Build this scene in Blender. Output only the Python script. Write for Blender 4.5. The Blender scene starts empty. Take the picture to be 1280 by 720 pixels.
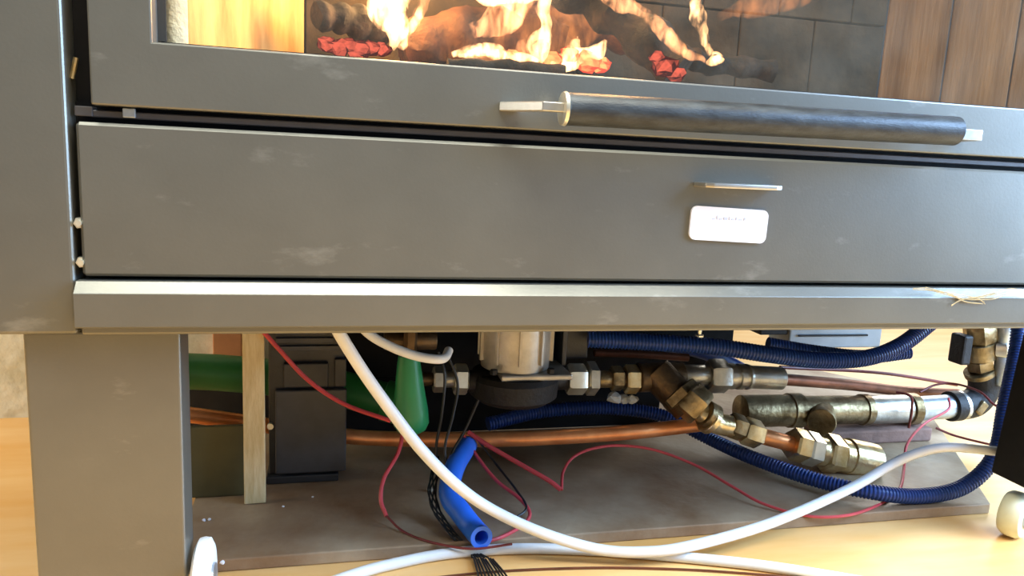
import bpy, bmesh, math, random
import numpy as np
from mathutils import Vector, Matrix, noise
random.seed(7)
S = bpy.context.scene
COL = S.collection
PI = math.pi

# ---------------------------------------------------------------- camera
CAM = Vector((0.0, -0.85, 0.574)); FPX = 950.0
YAW, PIT, ROL = 0.24305864, 0.16975356, 0.04882556
Fw = Vector((math.sin(YAW)*math.cos(PIT), math.cos(YAW)*math.cos(PIT), -math.sin(PIT)))
Rt0 = Vector((math.cos(YAW), -math.sin(YAW), 0)); Up0 = Rt0.cross(Fw)
Rt = Rt0*math.cos(ROL) + Up0*math.sin(ROL); Up = Up0*math.cos(ROL) - Rt0*math.sin(ROL)
cd = bpy.data.cameras.new('camera'); cam = bpy.data.objects.new('camera', cd); COL.objects.link(cam)
cd.sensor_width = 36; cd.lens = FPX/1280*36; cd.clip_start = 0.01
cam.matrix_world = Matrix(((Rt.x, Up.x, -Fw.x, CAM.x), (Rt.y, Up.y, -Fw.y, CAM.y), (Rt.z, Up.z, -Fw.z, CAM.z), (0, 0, 0, 1)))
S.camera = cam

def ray(px, py):
    d = Fw*FPX + Rt*(px-640) - Up*(py-360)
    return d/d.y
def at(px, py, Y):            # point on the vertical plane y = Y
    return CAM + ray(px, py)*(Y-CAM.y)
def onz(px, py, z):           # point on the level z
    d = ray(px, py); return CAM + d*((z-CAM.z)/d.z)

# ---------------------------------------------------------------- world, lights, exposure
S.view_settings.view_transform = 'Standard'; S.view_settings.look = 'None'
S.view_settings.gamma = 1; S.view_settings.use_curve_mapping = False
S.view_settings.exposure = 0.32
W = bpy.data.worlds.new('world'); S.world = W; W.use_nodes = True
W.node_tree.nodes['Background'].inputs[0].default_value = (0.80, 0.86, 0.88, 1)
W.node_tree.nodes['Background'].inputs[1].default_value = 0.28
def area(name, loc, target, sx, sy, power, col):
    l = bpy.data.lights.new(name, 'AREA'); l.shape = 'RECTANGLE'; l.size = sx; l.size_y = sy; l.energy = power; l.color = col
    o = bpy.data.objects.new(name, l); COL.objects.link(o); o.location = loc
    o.rotation_euler = (Vector(target)-Vector(loc)).to_track_quat('-Z', 'Y').to_euler(); return o
area('window_light_right', (2.2, -0.47, 0.95), (0.9, -0.1, 0.40), 0.8, 1.3, 80, (0.42, 0.66, 1.0))
area('upper_blue_fill', (1.75, -0.95, 1.45), (0.9, 0.0, 0.45), 0.5, 0.5, 24, (0.34, 0.57, 1.0))  # added cool fill that tints the right of the metal front blue
area('ceiling_light', (0.2, -0.50, 2.2), (0.25, -0.40, 0.2), 2.0, 0.9, 76, (1.0, 0.99, 0.86))
area('left_wall_fill', (-2.0, 0.25, 1.1), (-0.6, 0.75, 0.15), 0.6, 0.6, 26, (1.0, 0.95, 0.82))  # added fill that brightens the left wall and floor
area('window_light_far', (3.2, 2.4, 1.5), (1.2, 0.9, 0.0), 1.4, 1.2, 42, (1.0, 0.95, 0.88))
fl = bpy.data.lights.new('fire_glow', 'POINT'); fl.energy = 5; fl.color = (1.0, 0.55, 0.20); fl.shadow_soft_size = 0.05
flo = bpy.data.objects.new('fire_glow', fl); COL.objects.link(flo); flo.location = at(500, -30, 0.2)

f2 = bpy.data.lights.new('fire_glow', 'POINT'); f2.energy = 3; f2.color = (1.0, 0.55, 0.22); f2.shadow_soft_size = 0.05
f2o = bpy.data.objects.new('fire_glow', f2); COL.objects.link(f2o); f2o.location = at(790, -60, 0.17)
# ---------------------------------------------------------------- materials
def mat(name, col, rough=0.5, metal=0.0, var=0.12, scale=12.0, bump=0.0, bscale=60.0, col2=None, coat=0.0, stretch=None, spec=0.5, lo=0.35, hi=0.7):
    m = bpy.data.materials.new(name); m.use_nodes = True; nt = m.node_tree; b = nt.nodes['Principled BSDF']
    b.inputs['Roughness'].default_value = rough; b.inputs['Metallic'].default_value = metal
    b.inputs['Specular IOR Level'].default_value = spec
    if coat: b.inputs['Coat Weight'].default_value = coat; b.inputs['Coat Roughness'].default_value = 0.1
    tc = nt.nodes.new('ShaderNodeTexCoord'); src = tc.outputs['Object']
    if stretch:
        mp = nt.nodes.new('ShaderNodeMapping'); mp.inputs['Scale'].default_value = stretch
        nt.links.new(src, mp.inputs[0]); src = mp.outputs[0]
    n = nt.nodes.new('ShaderNodeTexNoise'); n.inputs['Scale'].default_value = scale; n.inputs['Detail'].default_value = 6; n.inputs['Roughness'].default_value = 0.6
    nt.links.new(src, n.inputs['Vector'])
    r = nt.nodes.new('ShaderNodeValToRGB'); r.color_ramp.elements[0].position = lo; r.color_ramp.elements[1].position = hi
    c2 = col2 if col2 else tuple(min(1, c*(1+var*2)) for c in col)
    c1 = col if col2 else tuple(c*(1-var) for c in col)
    r.color_ramp.elements[0].color = (*c1, 1); r.color_ramp.elements[1].color = (*c2, 1)
    nt.links.new(n.outputs[0], r.inputs[0]); nt.links.new(r.outputs[0], b.inputs['Base Color'])
    if bump:
        n2 = nt.nodes.new('ShaderNodeTexNoise'); n2.inputs['Scale'].default_value = bscale; n2.inputs['Detail'].default_value = 5
        nt.links.new(src, n2.inputs['Vector'])
        bp = nt.nodes.new('ShaderNodeBump'); bp.inputs['Strength'].default_value = bump; bp.inputs['Distance'].default_value = 0.004
        nt.links.new(n2.outputs[0], bp.inputs['Height']); nt.links.new(bp.outputs[0], b.inputs['Normal'])
    return m
def stove_paint():
    m = mat('grey_stove_paint', (0.172, 0.170, 0.150), 0.36, 0.55, 0.05, 7, 0.035, 300, spec=0.5)
    nt = m.node_tree; b = nt.nodes['Principled BSDF']; old = b.inputs['Base Color'].links[0].from_socket
    tc = nt.nodes.new('ShaderNodeTexCoord'); mp = nt.nodes.new('ShaderNodeMapping'); mp.inputs['Rotation'].default_value = (0, 0.6, 0); mp.inputs['Scale'].default_value = (6, 6, 14)
    nt.links.new(tc.outputs['Object'], mp.inputs[0])
    n = nt.nodes.new('ShaderNodeTexNoise'); n.inputs['Scale'].default_value = 1.6; n.inputs['Detail'].default_value = 7; n.inputs['Roughness'].default_value = 0.65
    nt.links.new(mp.outputs[0], n.inputs['Vector'])
    r = nt.nodes.new('ShaderNodeValToRGB'); r.color_ramp.elements[0].position = 0.60; r.color_ramp.elements[1].position = 0.74
    nt.links.new(n.outputs[0], r.inputs[0])
    mul = nt.nodes.new('ShaderNodeMath'); mul.operation = 'MULTIPLY'; mul.inputs[1].default_value = 0.55; nt.links.new(r.outputs[0], mul.inputs[0])
    mx = nt.nodes.new('ShaderNodeMix'); mx.data_type = 'RGBA'; mx.inputs[7].default_value = (0.36, 0.36, 0.33, 1)
    nt.links.new(mul.outputs[0], mx.inputs[0]); nt.links.new(old, mx.inputs[6]); nt.links.new(mx.outputs[2], b.inputs['Base Color'])
    return m
def glow(name, core, rim, strength, soft=True, nscale=25):
    m = bpy.data.materials.new(name); m.use_nodes = True; nt = m.node_tree; nt.nodes.clear()
    out = nt.nodes.new('ShaderNodeOutputMaterial'); e = nt.nodes.new('ShaderNodeEmission'); e.inputs[1].default_value = strength
    lw = nt.nodes.new('ShaderNodeLayerWeight'); lw.inputs[0].default_value = 0.5
    r = nt.nodes.new('ShaderNodeValToRGB'); r.color_ramp.elements[0].position = 0.05; r.color_ramp.elements[0].color = (*core, 1)
    r.color_ramp.elements[1].position = 0.6; r.color_ramp.elements[1].color = (*rim, 1)
    tc = nt.nodes.new('ShaderNodeTexCoord'); n = nt.nodes.new('ShaderNodeTexNoise'); n.inputs['Scale'].default_value = nscale; nt.links.new(tc.outputs['Object'], n.inputs['Vector'])
    ad = nt.nodes.new('ShaderNodeMath'); ad.operation = 'MULTIPLY_ADD'; ad.inputs[1].default_value = 0.9; ad.inputs[2].default_value = -0.45
    nt.links.new(n.outputs[0], ad.inputs[0])
    s = nt.nodes.new('ShaderNodeMath'); nt.links.new(lw.outputs['Facing'], s.inputs[0]); nt.links.new(ad.outputs[0], s.inputs[1])
    nt.links.new(s.outputs[0], r.inputs[0]); nt.links.new(r.outputs[0], e.inputs[0])
    if soft:
        t = nt.nodes.new('ShaderNodeBsdfTransparent'); mx = nt.nodes.new('ShaderNodeMixShader')
        mr = nt.nodes.new('ShaderNodeMapRange'); mr.inputs['From Min'].default_value = 0.10; mr.inputs['From Max'].default_value = 0.80; mr.inputs['To Min'].default_value = 0.05; mr.inputs['To Max'].default_value = 1.0
        nt.links.new(s.outputs[0], mr.inputs[0]); nt.links.new(mr.outputs[0], mx.inputs[0]); nt.links.new(e.outputs[0], mx.inputs[1]); nt.links.new(t.outputs[0], mx.inputs[2]); nt.links.new(mx.outputs[0], out.inputs[0])
    else: nt.links.new(e.outputs[0], out.inputs[0])
    return m
def pane_glass():
    m = bpy.data.materials.new('door_glass'); m.use_nodes = True; nt = m.node_tree; nt.nodes.clear()
    out = nt.nodes.new('ShaderNodeOutputMaterial'); g = nt.nodes.new('ShaderNodeBsdfGlossy'); g.inputs['Roughness'].default_value = 0.06
    t = nt.nodes.new('ShaderNodeBsdfTransparent'); t.inputs[0].default_value = (0.95, 0.93, 0.88, 1)
    f = nt.nodes.new('ShaderNodeFresnel'); f.inputs[0].default_value = 1.5; mx = nt.nodes.new('ShaderNodeMixShader')
    gm = nt.nodes.new('ShaderNodeNewGeometry'); inv = nt.nodes.new('ShaderNodeMath'); inv.operation = 'SUBTRACT'; inv.inputs[0].default_value = 1.0; nt.links.new(gm.outputs['Backfacing'], inv.inputs[1])
    ml = nt.nodes.new('ShaderNodeMath'); ml.operation = 'MULTIPLY'; nt.links.new(f.outputs[0], ml.inputs[0]); nt.links.new(inv.outputs[0], ml.inputs[1])
    nt.links.new(ml.outputs[0], mx.inputs[0]); nt.links.new(t.outputs[0], mx.inputs[1]); nt.links.new(g.outputs[0], mx.inputs[2])
    d = nt.nodes.new('ShaderNodeBsdfDiffuse'); d.inputs[0].default_value = (0.55, 0.50, 0.42, 1)   # soot and ash film, put in as haze on the glass
    n = nt.nodes.new('ShaderNodeTexNoise'); n.inputs['Scale'].default_value = 9; n.inputs['Detail'].default_value = 5
    mr = nt.nodes.new('ShaderNodeMapRange'); mr.inputs['From Min'].default_value = 0.35; mr.inputs['From Max'].default_value = 0.8; mr.inputs['To Max'].default_value = 0.07; mr.inputs['To Min'].default_value = 0.01
    tc = nt.nodes.new('ShaderNodeTexCoord'); nt.links.new(tc.outputs['Object'], n.inputs['Vector']); nt.links.new(n.outputs[0], mr.inputs[0])
    m2 = nt.nodes.new('ShaderNodeMixShader'); nt.links.new(mr.outputs[0], m2.inputs[0]); nt.links.new(mx.outputs[0], m2.inputs[1]); nt.links.new(d.outputs[0], m2.inputs[2])
    nt.links.new(m2.outputs[0], out.inputs[0]); return m
M = {}
M['paint'] = stove_paint()
M['black'] = mat('black_steel', (0.010, 0.010, 0.011), 0.65, 0.0, 0.2, 20, spec=0.2)
M['dark'] = mat('sooty_dark_steel', (0.022, 0.020, 0.018), 0.7, 0.1, 0.3, 14)
M['strip'] = mat('dark_grey_strip', (0.085, 0.082, 0.088), 0.45, 0.3, 0.1, 20)
M['handle'] = mat('worn_black_grip', (0.010, 0.011, 0.012), 0.42, 0.1, col2=(0.06, 0.07, 0.075), scale=30, bump=0.15, bscale=200, lo=0.35, hi=0.85, stretch=(1, 3, 3))
M['bright'] = mat('bright_steel', (0.62, 0.60, 0.55), 0.3, 0.85, 0.08, 30)
M['white'] = mat('white_plate', (0.86, 0.85, 0.90), 0.35, 0, 0.02, 10)
M['ink'] = mat('faded_grey_print', (0.58, 0.60, 0.66), 0.6, 0, 0.1, 90)
M['brass'] = mat('brass', (0.70, 0.50, 0.22), 0.30, 0.9, 0.15, 40, 0.15, 150, col2=(0.92, 0.80, 0.52))
M['oldbrass'] = mat('tarnished_brass', (0.13, 0.085, 0.035), 0.40, 0.85, 0.2, 22, 0.3, 120, col2=(0.52, 0.40, 0.22))
M['bronze'] = mat('dark_bronze', (0.075, 0.045, 0.022), 0.45, 0.8, 0.2, 22, 0.3, 120, col2=(0.17, 0.11, 0.055))
M['nickel'] = mat('nickel_plated', (0.90, 0.86, 0.74), 0.32, 0.85, 0.1, 35)
M['dullnick'] = mat('dull_nickel', (0.48, 0.46, 0.40), 0.36, 0.85, 0.15, 35, 0.2, 150)
M['galv'] = mat('galvanised_steel', (0.45, 0.50, 0.55), 0.35, 0.8, 0.15, 50)
M['copper'] = mat('copper', (0.80, 0.26, 0.08), 0.38, 0.65, 0.15, 18, 0.1, 100, col2=(1.0, 0.44, 0.18))
M['oldcopper'] = mat('dull_copper', (0.20, 0.075, 0.04), 0.45, 0.75, 0.2, 22)
M['alu'] = mat('cast_aluminium', (0.46, 0.43, 0.38), 0.45, 0.7, 0.15, 18, 0.2, 120)
M['iron'] = mat('black_cast_iron', (0.014, 0.012, 0.011), 0.6, 0.2, 0.2, 30, 0.4, 130)
M['green'] = mat('green_plastic', (0.015, 0.22, 0.075), 0.38, 0, 0.1, 10)
M['greenpipe'] = mat('green_ppr_plastic', (0.015, 0.16, 0.035), 0.45, 0, 0.15, 10)
M['conduit'] = mat('blue_conduit_plastic', (0.012, 0.045, 0.21), 0.38, 0, 0.1, 12)
M['bluehose'] = mat('bright_blue_plastic', (0.03, 0.17, 0.78), 0.32, 0, 0.08, 12)
M['cable'] = mat('white_cable_sheath', (0.78, 0.78, 0.76), 0.4, 0, 0.04, 15)
M['red'] = mat('red_wire_insulation', (0.56, 0.060, 0.065), 0.4, 0, 0.1, 15)
M['darkred'] = mat('dark_red_wire_insulation', (0.16, 0.022, 0.018), 0.45, 0, 0.1, 15)
M['blackwire'] = mat('black_wire', (0.012, 0.011, 0.010), 0.45, 0, 0.1, 15)
M['box'] = mat('black_plastic_case', (0.028, 0.028, 0.031), 0.45, 0, 0.15, 25, 0.15, 200)
M['box2'] = mat('grey_black_cover', (0.050, 0.050, 0.054), 0.5, 0, 0.12, 25)
M['lath'] = mat('raw_pale_wood', (0.62, 0.47, 0.22), 0.7, 0, col2=(0.82, 0.69, 0.42), scale=9, stretch=(12, 12, 1.5), bump=0.3, bscale=40)
M['olive'] = mat('olive_board', (0.085, 0.080, 0.035), 0.7, 0, 0.15, 9)
M['slab'] = mat('dusty_grey_brown_slab', (0.19, 0.09, 0.035), 0.48, 0, col2=(0.56, 0.43, 0.28), scale=4, bump=0.35, bscale=50, lo=0.3, hi=0.75)
M['floor'] = mat('honey_laminate', (0.80, 0.42, 0.12), 0.42, 0, col2=(0.88, 0.56, 0.24), scale=2.2, stretch=(1, 5, 1))
M['plaster'] = mat('rough_cream_plaster', (0.60, 0.55, 0.38), 0.9, 0, col2=(0.82, 0.78, 0.62), scale=16, bump=0.8, bscale=40)
M['terra'] = mat('orange_board', (0.62, 0.26, 0.10), 0.7, 0, 0.1, 9)
M['brick'] = mat('brownish_pink_block', (0.22, 0.13, 0.10), 0.85, 0, 0.2, 20, 0.5, 80)
M['wheel'] = mat('cream_castor_rubber', (0.72, 0.70, 0.50), 0.45, 0, 0.06, 15)
M['wheelw'] = mat('white_castor_nylon', (0.88, 0.90, 0.92), 0.4, 0, 0.03, 15)
M['box3'] = mat('grey_plastic', (0.40, 0.43, 0.44), 0.5, 0, 0.08, 12)
M['twine'] = mat('hemp_fibre', (0.42, 0.32, 0.16), 0.85, 0, 0.25, 60)
M['vermi'] = mat('tan_fire_board', (0.48, 0.25, 0.08), 0.85, 0, col2=(0.88, 0.60, 0.25), scale=9, bump=0.5, bscale=45, stretch=(2, 2, 0.6))
M['brown'] = mat('reflection_streaked_fire_board', (0.17, 0.10, 0.055), 0.8, 0, col2=(0.34, 0.22, 0.13), scale=8, bump=0.4, bscale=45, stretch=(5, 5, 0.35))  # brown streaks put the outdoor reflection of the door glass into the board
M['fbrick'] = mat('sooty_fire_brick', (0.018, 0.015, 0.010), 0.9, 0, col2=(0.075, 0.052, 0.03), scale=16, bump=0.6, bscale=60)
M['gasket'] = mat('cream_rope_gasket', (0.74, 0.70, 0.56), 0.9, 0, 0.1, 40, 0.6, 160)
M['char'] = mat('charred_wood', (0.006, 0.005, 0.005), 0.9, 0, col2=(0.06, 0.038, 0.028), scale=26, bump=1.0, bscale=70, lo=0.45, hi=0.75)
M['wood'] = mat('scorched_wood', (0.02, 0.009, 0.006), 0.85, 0, col2=(0.13, 0.05, 0.025), scale=18, bump=1.0, bscale=60)
M['ash'] = mat('grey_ash', (0.20, 0.15, 0.12), 0.95, 0, 0.3, 30, 0.8, 80)
def gasfire(name, col, st_):
    m = bpy.data.materials.new(name); m.use_nodes = True; nt = m.node_tree; nt.nodes.clear()
    out = nt.nodes.new('ShaderNodeOutputMaterial'); e = nt.nodes.new('ShaderNodeEmission'); e.inputs[0].default_value = (*col, 1); e.inputs[1].default_value = st_
    tc = nt.nodes.new('ShaderNodeTexCoord'); mp = nt.nodes.new('ShaderNodeMapping'); mp.inputs['Scale'].default_value = (1, 1, 0.38)
    n = nt.nodes.new('ShaderNodeTexNoise'); n.inputs['Scale'].default_value = 62; n.inputs['Detail'].default_value = 3; n.inputs['Distortion'].default_value = 1.2
    nt.links.new(tc.outputs['Object'], mp.inputs[0]); nt.links.new(mp.outputs[0], n.inputs['Vector'])
    mr = nt.nodes.new('ShaderNodeMapRange'); mr.interpolation_type = 'SMOOTHSTEP'; mr.inputs['From Min'].default_value = 0.38; mr.inputs['From Max'].default_value = 0.66; mr.inputs['To Max'].default_value = st_
    nt.links.new(n.outputs[0], mr.inputs[0]); nt.links.new(mr.outputs[0], e.inputs[1])
    nt.links.new(e.outputs[0], out.inputs['Volume']); return m
M['flame'] = gasfire('yellow_white_flame', (1.0, 0.52, 0.24), 420)
M['flame2'] = gasfire('orange_flame', (1.0, 0.40, 0.17), 150)
M['glow_haze'] = gasfire('dim_orange_haze', (1.0, 0.34, 0.10), 14)  # dim volume added as glow haze around the fire
M['ember'] = glow('glowing_red_ember', (1.0, 0.16, 0.10), (0.07, 0.006, 0.006), 0.9, False, 90)
M['hot'] = glow('glowing_orange_ember', (1.0, 0.46, 0.16), (0.85, 0.06, 0.03), 1.5, False, 60)
M['glass'] = pane_glass()

# ---------------------------------------------------------------- helpers
def link(name, bm, m, parent=None, smooth=False):
    bmesh.ops.recalc_face_normals(bm, faces=bm.faces[:])
    me = bpy.data.meshes.new(name); bm.to_mesh(me); bm.free()
    for mm in (m if isinstance(m, (list, tuple)) else [m]): me.materials.append(mm)
    if smooth:
        me.polygons.foreach_set('use_smooth', [True]*len(me.polygons))
        try: me.set_sharp_from_angle(angle=math.radians(38))
        except Exception: pass
    o = bpy.data.objects.new(name, me); COL.objects.link(o)
    if parent:
        o.parent = parent; p = parent; off = Vector()
        while p: off += p.location; p = p.parent
        o.location = -off
    return o
def tag(o, label, cat, group=None, kind=None):
    o['label'] = label
    if cat: o['category'] = cat
    if group: o['group'] = group
    if kind: o['kind'] = kind
    return o
def thing(name, label, cat, loc=(0, 0, 0), group=None):
    o = bpy.data.objects.new(name, None); o.empty_display_size = 0.03; COL.objects.link(o); o.location = loc
    return tag(o, label, cat, group)
def struct(o): o['kind'] = 'structure'; return o
def recenter(o):              # put a single-mesh thing's origin at its base
    me = o.data; n = len(me.vertices); co = np.empty(n*3, 'f'); me.vertices.foreach_get('co', co); co = co.reshape(-1, 3)
    c = Vector(((co[:, 0].min()+co[:, 0].max())/2, (co[:, 1].min()+co[:, 1].max())/2, co[:, 2].min()))
    me.transform(Matrix.Translation(-c)); o.location = o.location + c; return o
def box(bm, x0, x1, y0, y1, z0, z1, bev=0.0, seg=2, mi=0):
    t = bmesh.new(); bmesh.ops.create_cube(t, size=1)
    for v in t.verts: v.co = Vector(((x0+x1)/2+v.co.x*(x1-x0), (y0+y1)/2+v.co.y*(y1-y0), (z0+z1)/2+v.co.z*(z1-z0)))
    if bev: bmesh.ops.bevel(t, geom=t.edges[:], offset=bev, segments=seg, profile=0.5, affect='EDGES')
    for f in t.faces: f.material_index = mi
    merge(bm, t)
def merge(bm, t):
    me = bpy.data.meshes.new('tmp'); t.to_mesh(me); t.free(); bm.from_mesh(me); bpy.data.meshes.remove(me)
def bx(*a, **k): bm = bmesh.new(); box(bm, *a, **k); return bm
def obox(bm, c, ax, ay, az, sx, sy, sz, bev=0.0):   # oriented box
    t = bmesh.new(); bmesh.ops.create_cube(t, size=1)
    for v in t.verts: v.co = Vector((v.co.x*sx, v.co.y*sy, v.co.z*sz))
    if bev: bmesh.ops.bevel(t, geom=t.edges[:], offset=bev, segments=2, profile=0.5, affect='EDGES')
    for v in t.verts: v.co = Vector(c)+Vector(ax)*v.co.x+Vector(ay)*v.co.y+Vector(az)*v.co.z
    merge(bm, t)
def spline(P, n=10):
    P = [Vector(p) for p in P]; Q = [P[0]*2-P[1]]+P+[P[-1]*2-P[-2]]; out = []
    for i in range(1, len(Q)-2):
        a, b, c, d = Q[i-1], Q[i], Q[i+1], Q[i+2]
        for k in range(n):
            t = k/n; out.append(0.5*((2*b)+(c-a)*t+(2*a-5*b+4*c-d)*t*t+(3*b-a-3*c+d)*t*t*t))
    out.append(P[-1]); return out
def tube(bm, P, r, seg=12, cap=True, flat=1.0, inner=None, mi=0):
    P = [Vector(p) for p in P]; n = len(P); R_ = r if hasattr(r, '__len__') else [r]*n
    T = [(P[min(i+1, n-1)]-P[max(i-1, 0)]).normalized() for i in range(n)]
    u = T[0].orthogonal().normalized() if abs(T[0].z) > 0.95 else T[0].cross(Vector((0, 0, 1))).normalized()
    rings = []
    for i in range(n):
        u = (u - T[i]*u.dot(T[i])).normalized(); w = T[i].cross(u)
        rings.append([bm.verts.new(P[i]+u*(math.cos(2*PI*k/seg)*R_[i])+w*(math.sin(2*PI*k/seg)*R_[i]*flat)) for k in range(seg)])
    for i in range(n-1):
        for k in range(seg):
            f = bm.faces.new((rings[i][k], rings[i][(k+1) % seg], rings[i+1][(k+1) % seg], rings[i+1][k])); f.material_index = mi
    if cap:
        for q in (rings[0][::-1], rings[-1]): f = bm.faces.new(q); f.material_index = mi
    return rings
def lathe(bm, A, B, prof, seg=24, rot=0.0, mi=0):     # prof: (t along A..B, radius)
    A, B = Vector(A), Vector(B); d = B-A; T = d.normalized()
    u = T.orthogonal().normalized() if abs(T.z) > 0.95 else T.cross(Vector((0, 0, 1))).normalized(); w = T.cross(u)
    rings = []
    for t, r in prof:
        rings.append([bm.verts.new(A+d*t+u*(math.cos(2*PI*k/seg+rot)*r)+w*(math.sin(2*PI*k/seg+rot)*r)) for k in range(seg)])
    for i in range(len(rings)-1):
        for k in range(seg): bm.faces.new((rings[i][k], rings[i][(k+1) % seg], rings[i+1][(k+1) % seg], rings[i+1][k])).material_index = mi
    bm.faces.new(rings[0][::-1]).material_index = mi; bm.faces.new(rings[-1]).material_index = mi
def nut(bm, A, B, r, rot=0.3):                         # hexagon nut with chamfered corners
    lathe(bm, A, B, [(0, r*0.88), (0.12, r), (0.88, r), (1, r*0.88)], 6, rot)
def cyl(bm, A, B, r, seg=24): L = (Vector(B)-Vector(A)).length; c = min(0.0015/L, 0.2); lathe(bm, A, B, [(0, r*0.94), (c, r), (1-c, r), (1, r*0.94)], seg)
def one(fn, *a, **k): bm = bmesh.new(); fn(bm, *a, **k); return bm
def prism(bm, pts, z0, z1, bev=0):                     # plan polygon
    t = bmesh.new(); vs = [t.verts.new((x, y, z0)) for x, y in pts]; f = t.faces.new(vs)
    r = bmesh.ops.extrude_face_region(t, geom=[f]); 
    for v in r['geom']:
        if isinstance(v, bmesh.types.BMVert): v.co.z = z1
    if bev: bmesh.ops.bevel(t, geom=t.edges[:], offset=bev, segments=2, profile=0.5, affect='EDGES')
    merge(bm, t)
def X(px, py, Y): return at(px, py, Y).x
def Z(px, py, Y): return at(px, py, Y).z

# ---------------------------------------------------------------- the setting
fx = one(box, -2.5, 5.0, -3.0, 6.0, -0.03, 0.0)
struct(link('floor', fx, M['floor']))
struct(link('wall_back', one(box, -2.5, 0.45, 0.83, 0.95, 0.0, 2.6), M['plaster']))
SL = 0.019
recenter(tag(link('floor_slab', one(prism, [(-0.20, 0.162), (1.13, 0.160), (1.515, 0.778), (1.35, 1.0), (0.47, 1.02), (0.47, 0.80), (-0.20, 0.80)], 0.0005, SL, 0.002), M['slab']),
    'flat dusty grey-brown slab lying on the floor under the stove', 'slab'))

# ---------------------------------------------------------------- the stove
st = thing('fireplace_stove', 'large grey steel wood-burning fireplace stove with glass door and ash drawer on castors', 'stove', (0.4, 0.1, 0.0))
zr0, zr1 = 0.373, 0.430                                # rail
zd0, zd1 = 0.431+0.004, 0.5885                         # drawer
xr = 1.35
xL = at(97, 300, 0).x
# outer side panel, left
xp = X(90, 200, 0.0)-0.001
link('side_panel', one(box, -0.75, xp, -0.006, 0.56, zr0, 1.35, 0.004, 3), M['paint'], st)
# front legs
lx0, lx1 = X(28, 420, 0.012), X(225, 420, 0.012)
link('leg', one(box, lx0, lx1, 0.012, 0.064, 0.074, zr0-0.001, 0.003, 3), M['paint'], st)
pa, pb = at(1279, 414, 0.125), at(1238, 590, 0.125)
bm = bmesh.new(); az = (pa-pb).normalized(); ax = Vector((az.z, 0, -az.x)).normalized(); Lr = (pa-pb).length
obox(bm, (pa+pb)/2+ax*0.06-Vector((0, 0.0375, 0)), ax, az.cross(ax), az, 0.12, 0.075, Lr, 0.003)
lg = link('leg', bm, M['black'], st); lg['label'] = 'slanting right leg, blackened for the shade on its inner side'  # shade on the inner face put into the colour as black
def castor(c, a, wm, r=0.035, w=0.034):
    bm = bmesh.new(); ax = Vector((math.cos(a), math.sin(a), 0)); c = Vector(c)
    lathe(bm, c-ax*w/2, c+ax*w/2, [(0, r*0.72), (0.04, r*0.86), (0.22, r*0.98), (0.5, r), (0.78, r*0.98), (0.96, r*0.86), (1, r*0.72)], 56)
    wh = link('castor_wheel', bm, M[wm], st, True)
    bm = bmesh.new()
    lathe(bm, c-ax*(w/2+0.0035), c+ax*(w/2+0.0035), [(0, r*0.3), (0.03, r*0.45), (0.97, r*0.45), (1, r*0.3)], 20)
    link('castor_hub', bm, M['galv'], wh, True)
castor((X(1267, 640, 0.085)+0.004, 0.085, 0.0382), -1.15, 'wheel', 0.038)
castor((lx1+0.0140, 0.040, 0.0552), 0.0, 'wheelw', 0.055, 0.020)
# the rail under the ash drawer
bm = bmesh.new(); box(bm, xL+0.0, xr, 0.0, 0.02, 0.383, zr1-0.0002, 0.002, 1)
t = bmesh.new(); pr = [(-0.0205, 0.383), (-0.022, 0.3845), (-0.022, 0.4185), (-0.0215, 0.4192), (-0.0110, 0.4297), (0.0, 0.4300), (0.0, 0.383)]
f = t.faces.new([t.verts.new((xL, y, z)) for y, z in pr]); g_ = bmesh.ops.extrude_face_region(t, geom=[f])
for v in g_['geom']:
    if isinstance(v, bmesh.types.BMVert): v.co.x = xr
merge(bm, t); box(bm, xL+0.002, xr, -0.010, 0.02, zr0, 0.384, 0.003, 2)
link('bottom_rail', bm, M['paint'], st)
# underside and dark carcass
bm = bmesh.new(); box(bm, xL+0.001, xr, 0.021, 0.60, zr0+0.006, zr0+0.012)
link('underside_plate', bm, M['black'], st)
bm = bmesh.new()
box(bm, -0.02, 0.86, 0.600, 0.606, 0.14, zr0, 0.001, 1); box(bm, -0.02, 0.70, 0.600, 0.606, SL+0.002, 0.1395, 0.001, 1)
link('dark_back_sheet', bm, M['black'], st)  # added black sheet that keeps the space behind the pump dark
bm = bmesh.new()
box(bm, xp+0.0005, xr, 0.022, 0.05, zr0+0.013, zd1+0.02); box(bm, xp+0.0005, xL+0.012, 0.026, 0.05, zd1+0.02, 1.3)
link('carcass', bm, M['black'], st)
# ash drawer
dx0 = X(99, 250, -0.004)
dr = link('ash_drawer', one(box, dx0, xr, -0.006, 0.0215, zd0-0.001, zd1, 0.0032, 1), M['paint'], st)
bm = bmesh.new(); a, b = at(867, 226, -0.006), at(970, 228, -0.006)
prism(bm, [(a.x, -0.0065), (a.x+0.004, -0.030), (a.x+0.012, -0.036), (b.x-0.016, -0.036), (b.x-0.006, -0.030), (b.x-0.002, -0.0065)], a.z-0.0065, a.z-0.001, 0.001)
link('pull_tab', bm, M['bright'], dr, True)['label'] = 'thin bright steel pull tab above the white plate'
cpl = at(911, 281, -0.008); bm = bmesh.new(); t = bmesh.new()
w2, h2, cr = 0.0520, 0.0205, 0.008; pts = []
for cx, cz, a0 in ((w2-cr, h2-cr, 0), (-w2+cr, h2-cr, PI/2), (-w2+cr, -h2+cr, PI), (w2-cr, -h2+cr, 3*PI/2)):
    for k in range(7): an = a0+k*PI/12; pts.append((cx+math.cos(an)*cr, cz+math.sin(an)*cr))
sh = 0.02
vs = [t.verts.new((cpl.x+x*1.0+z*sh, -0.0062, cpl.z+z-x*0.03)) for x, z in pts]; f = t.faces.new(vs)
r_ = bmesh.ops.extrude_face_region(t, geom=[f])
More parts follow.
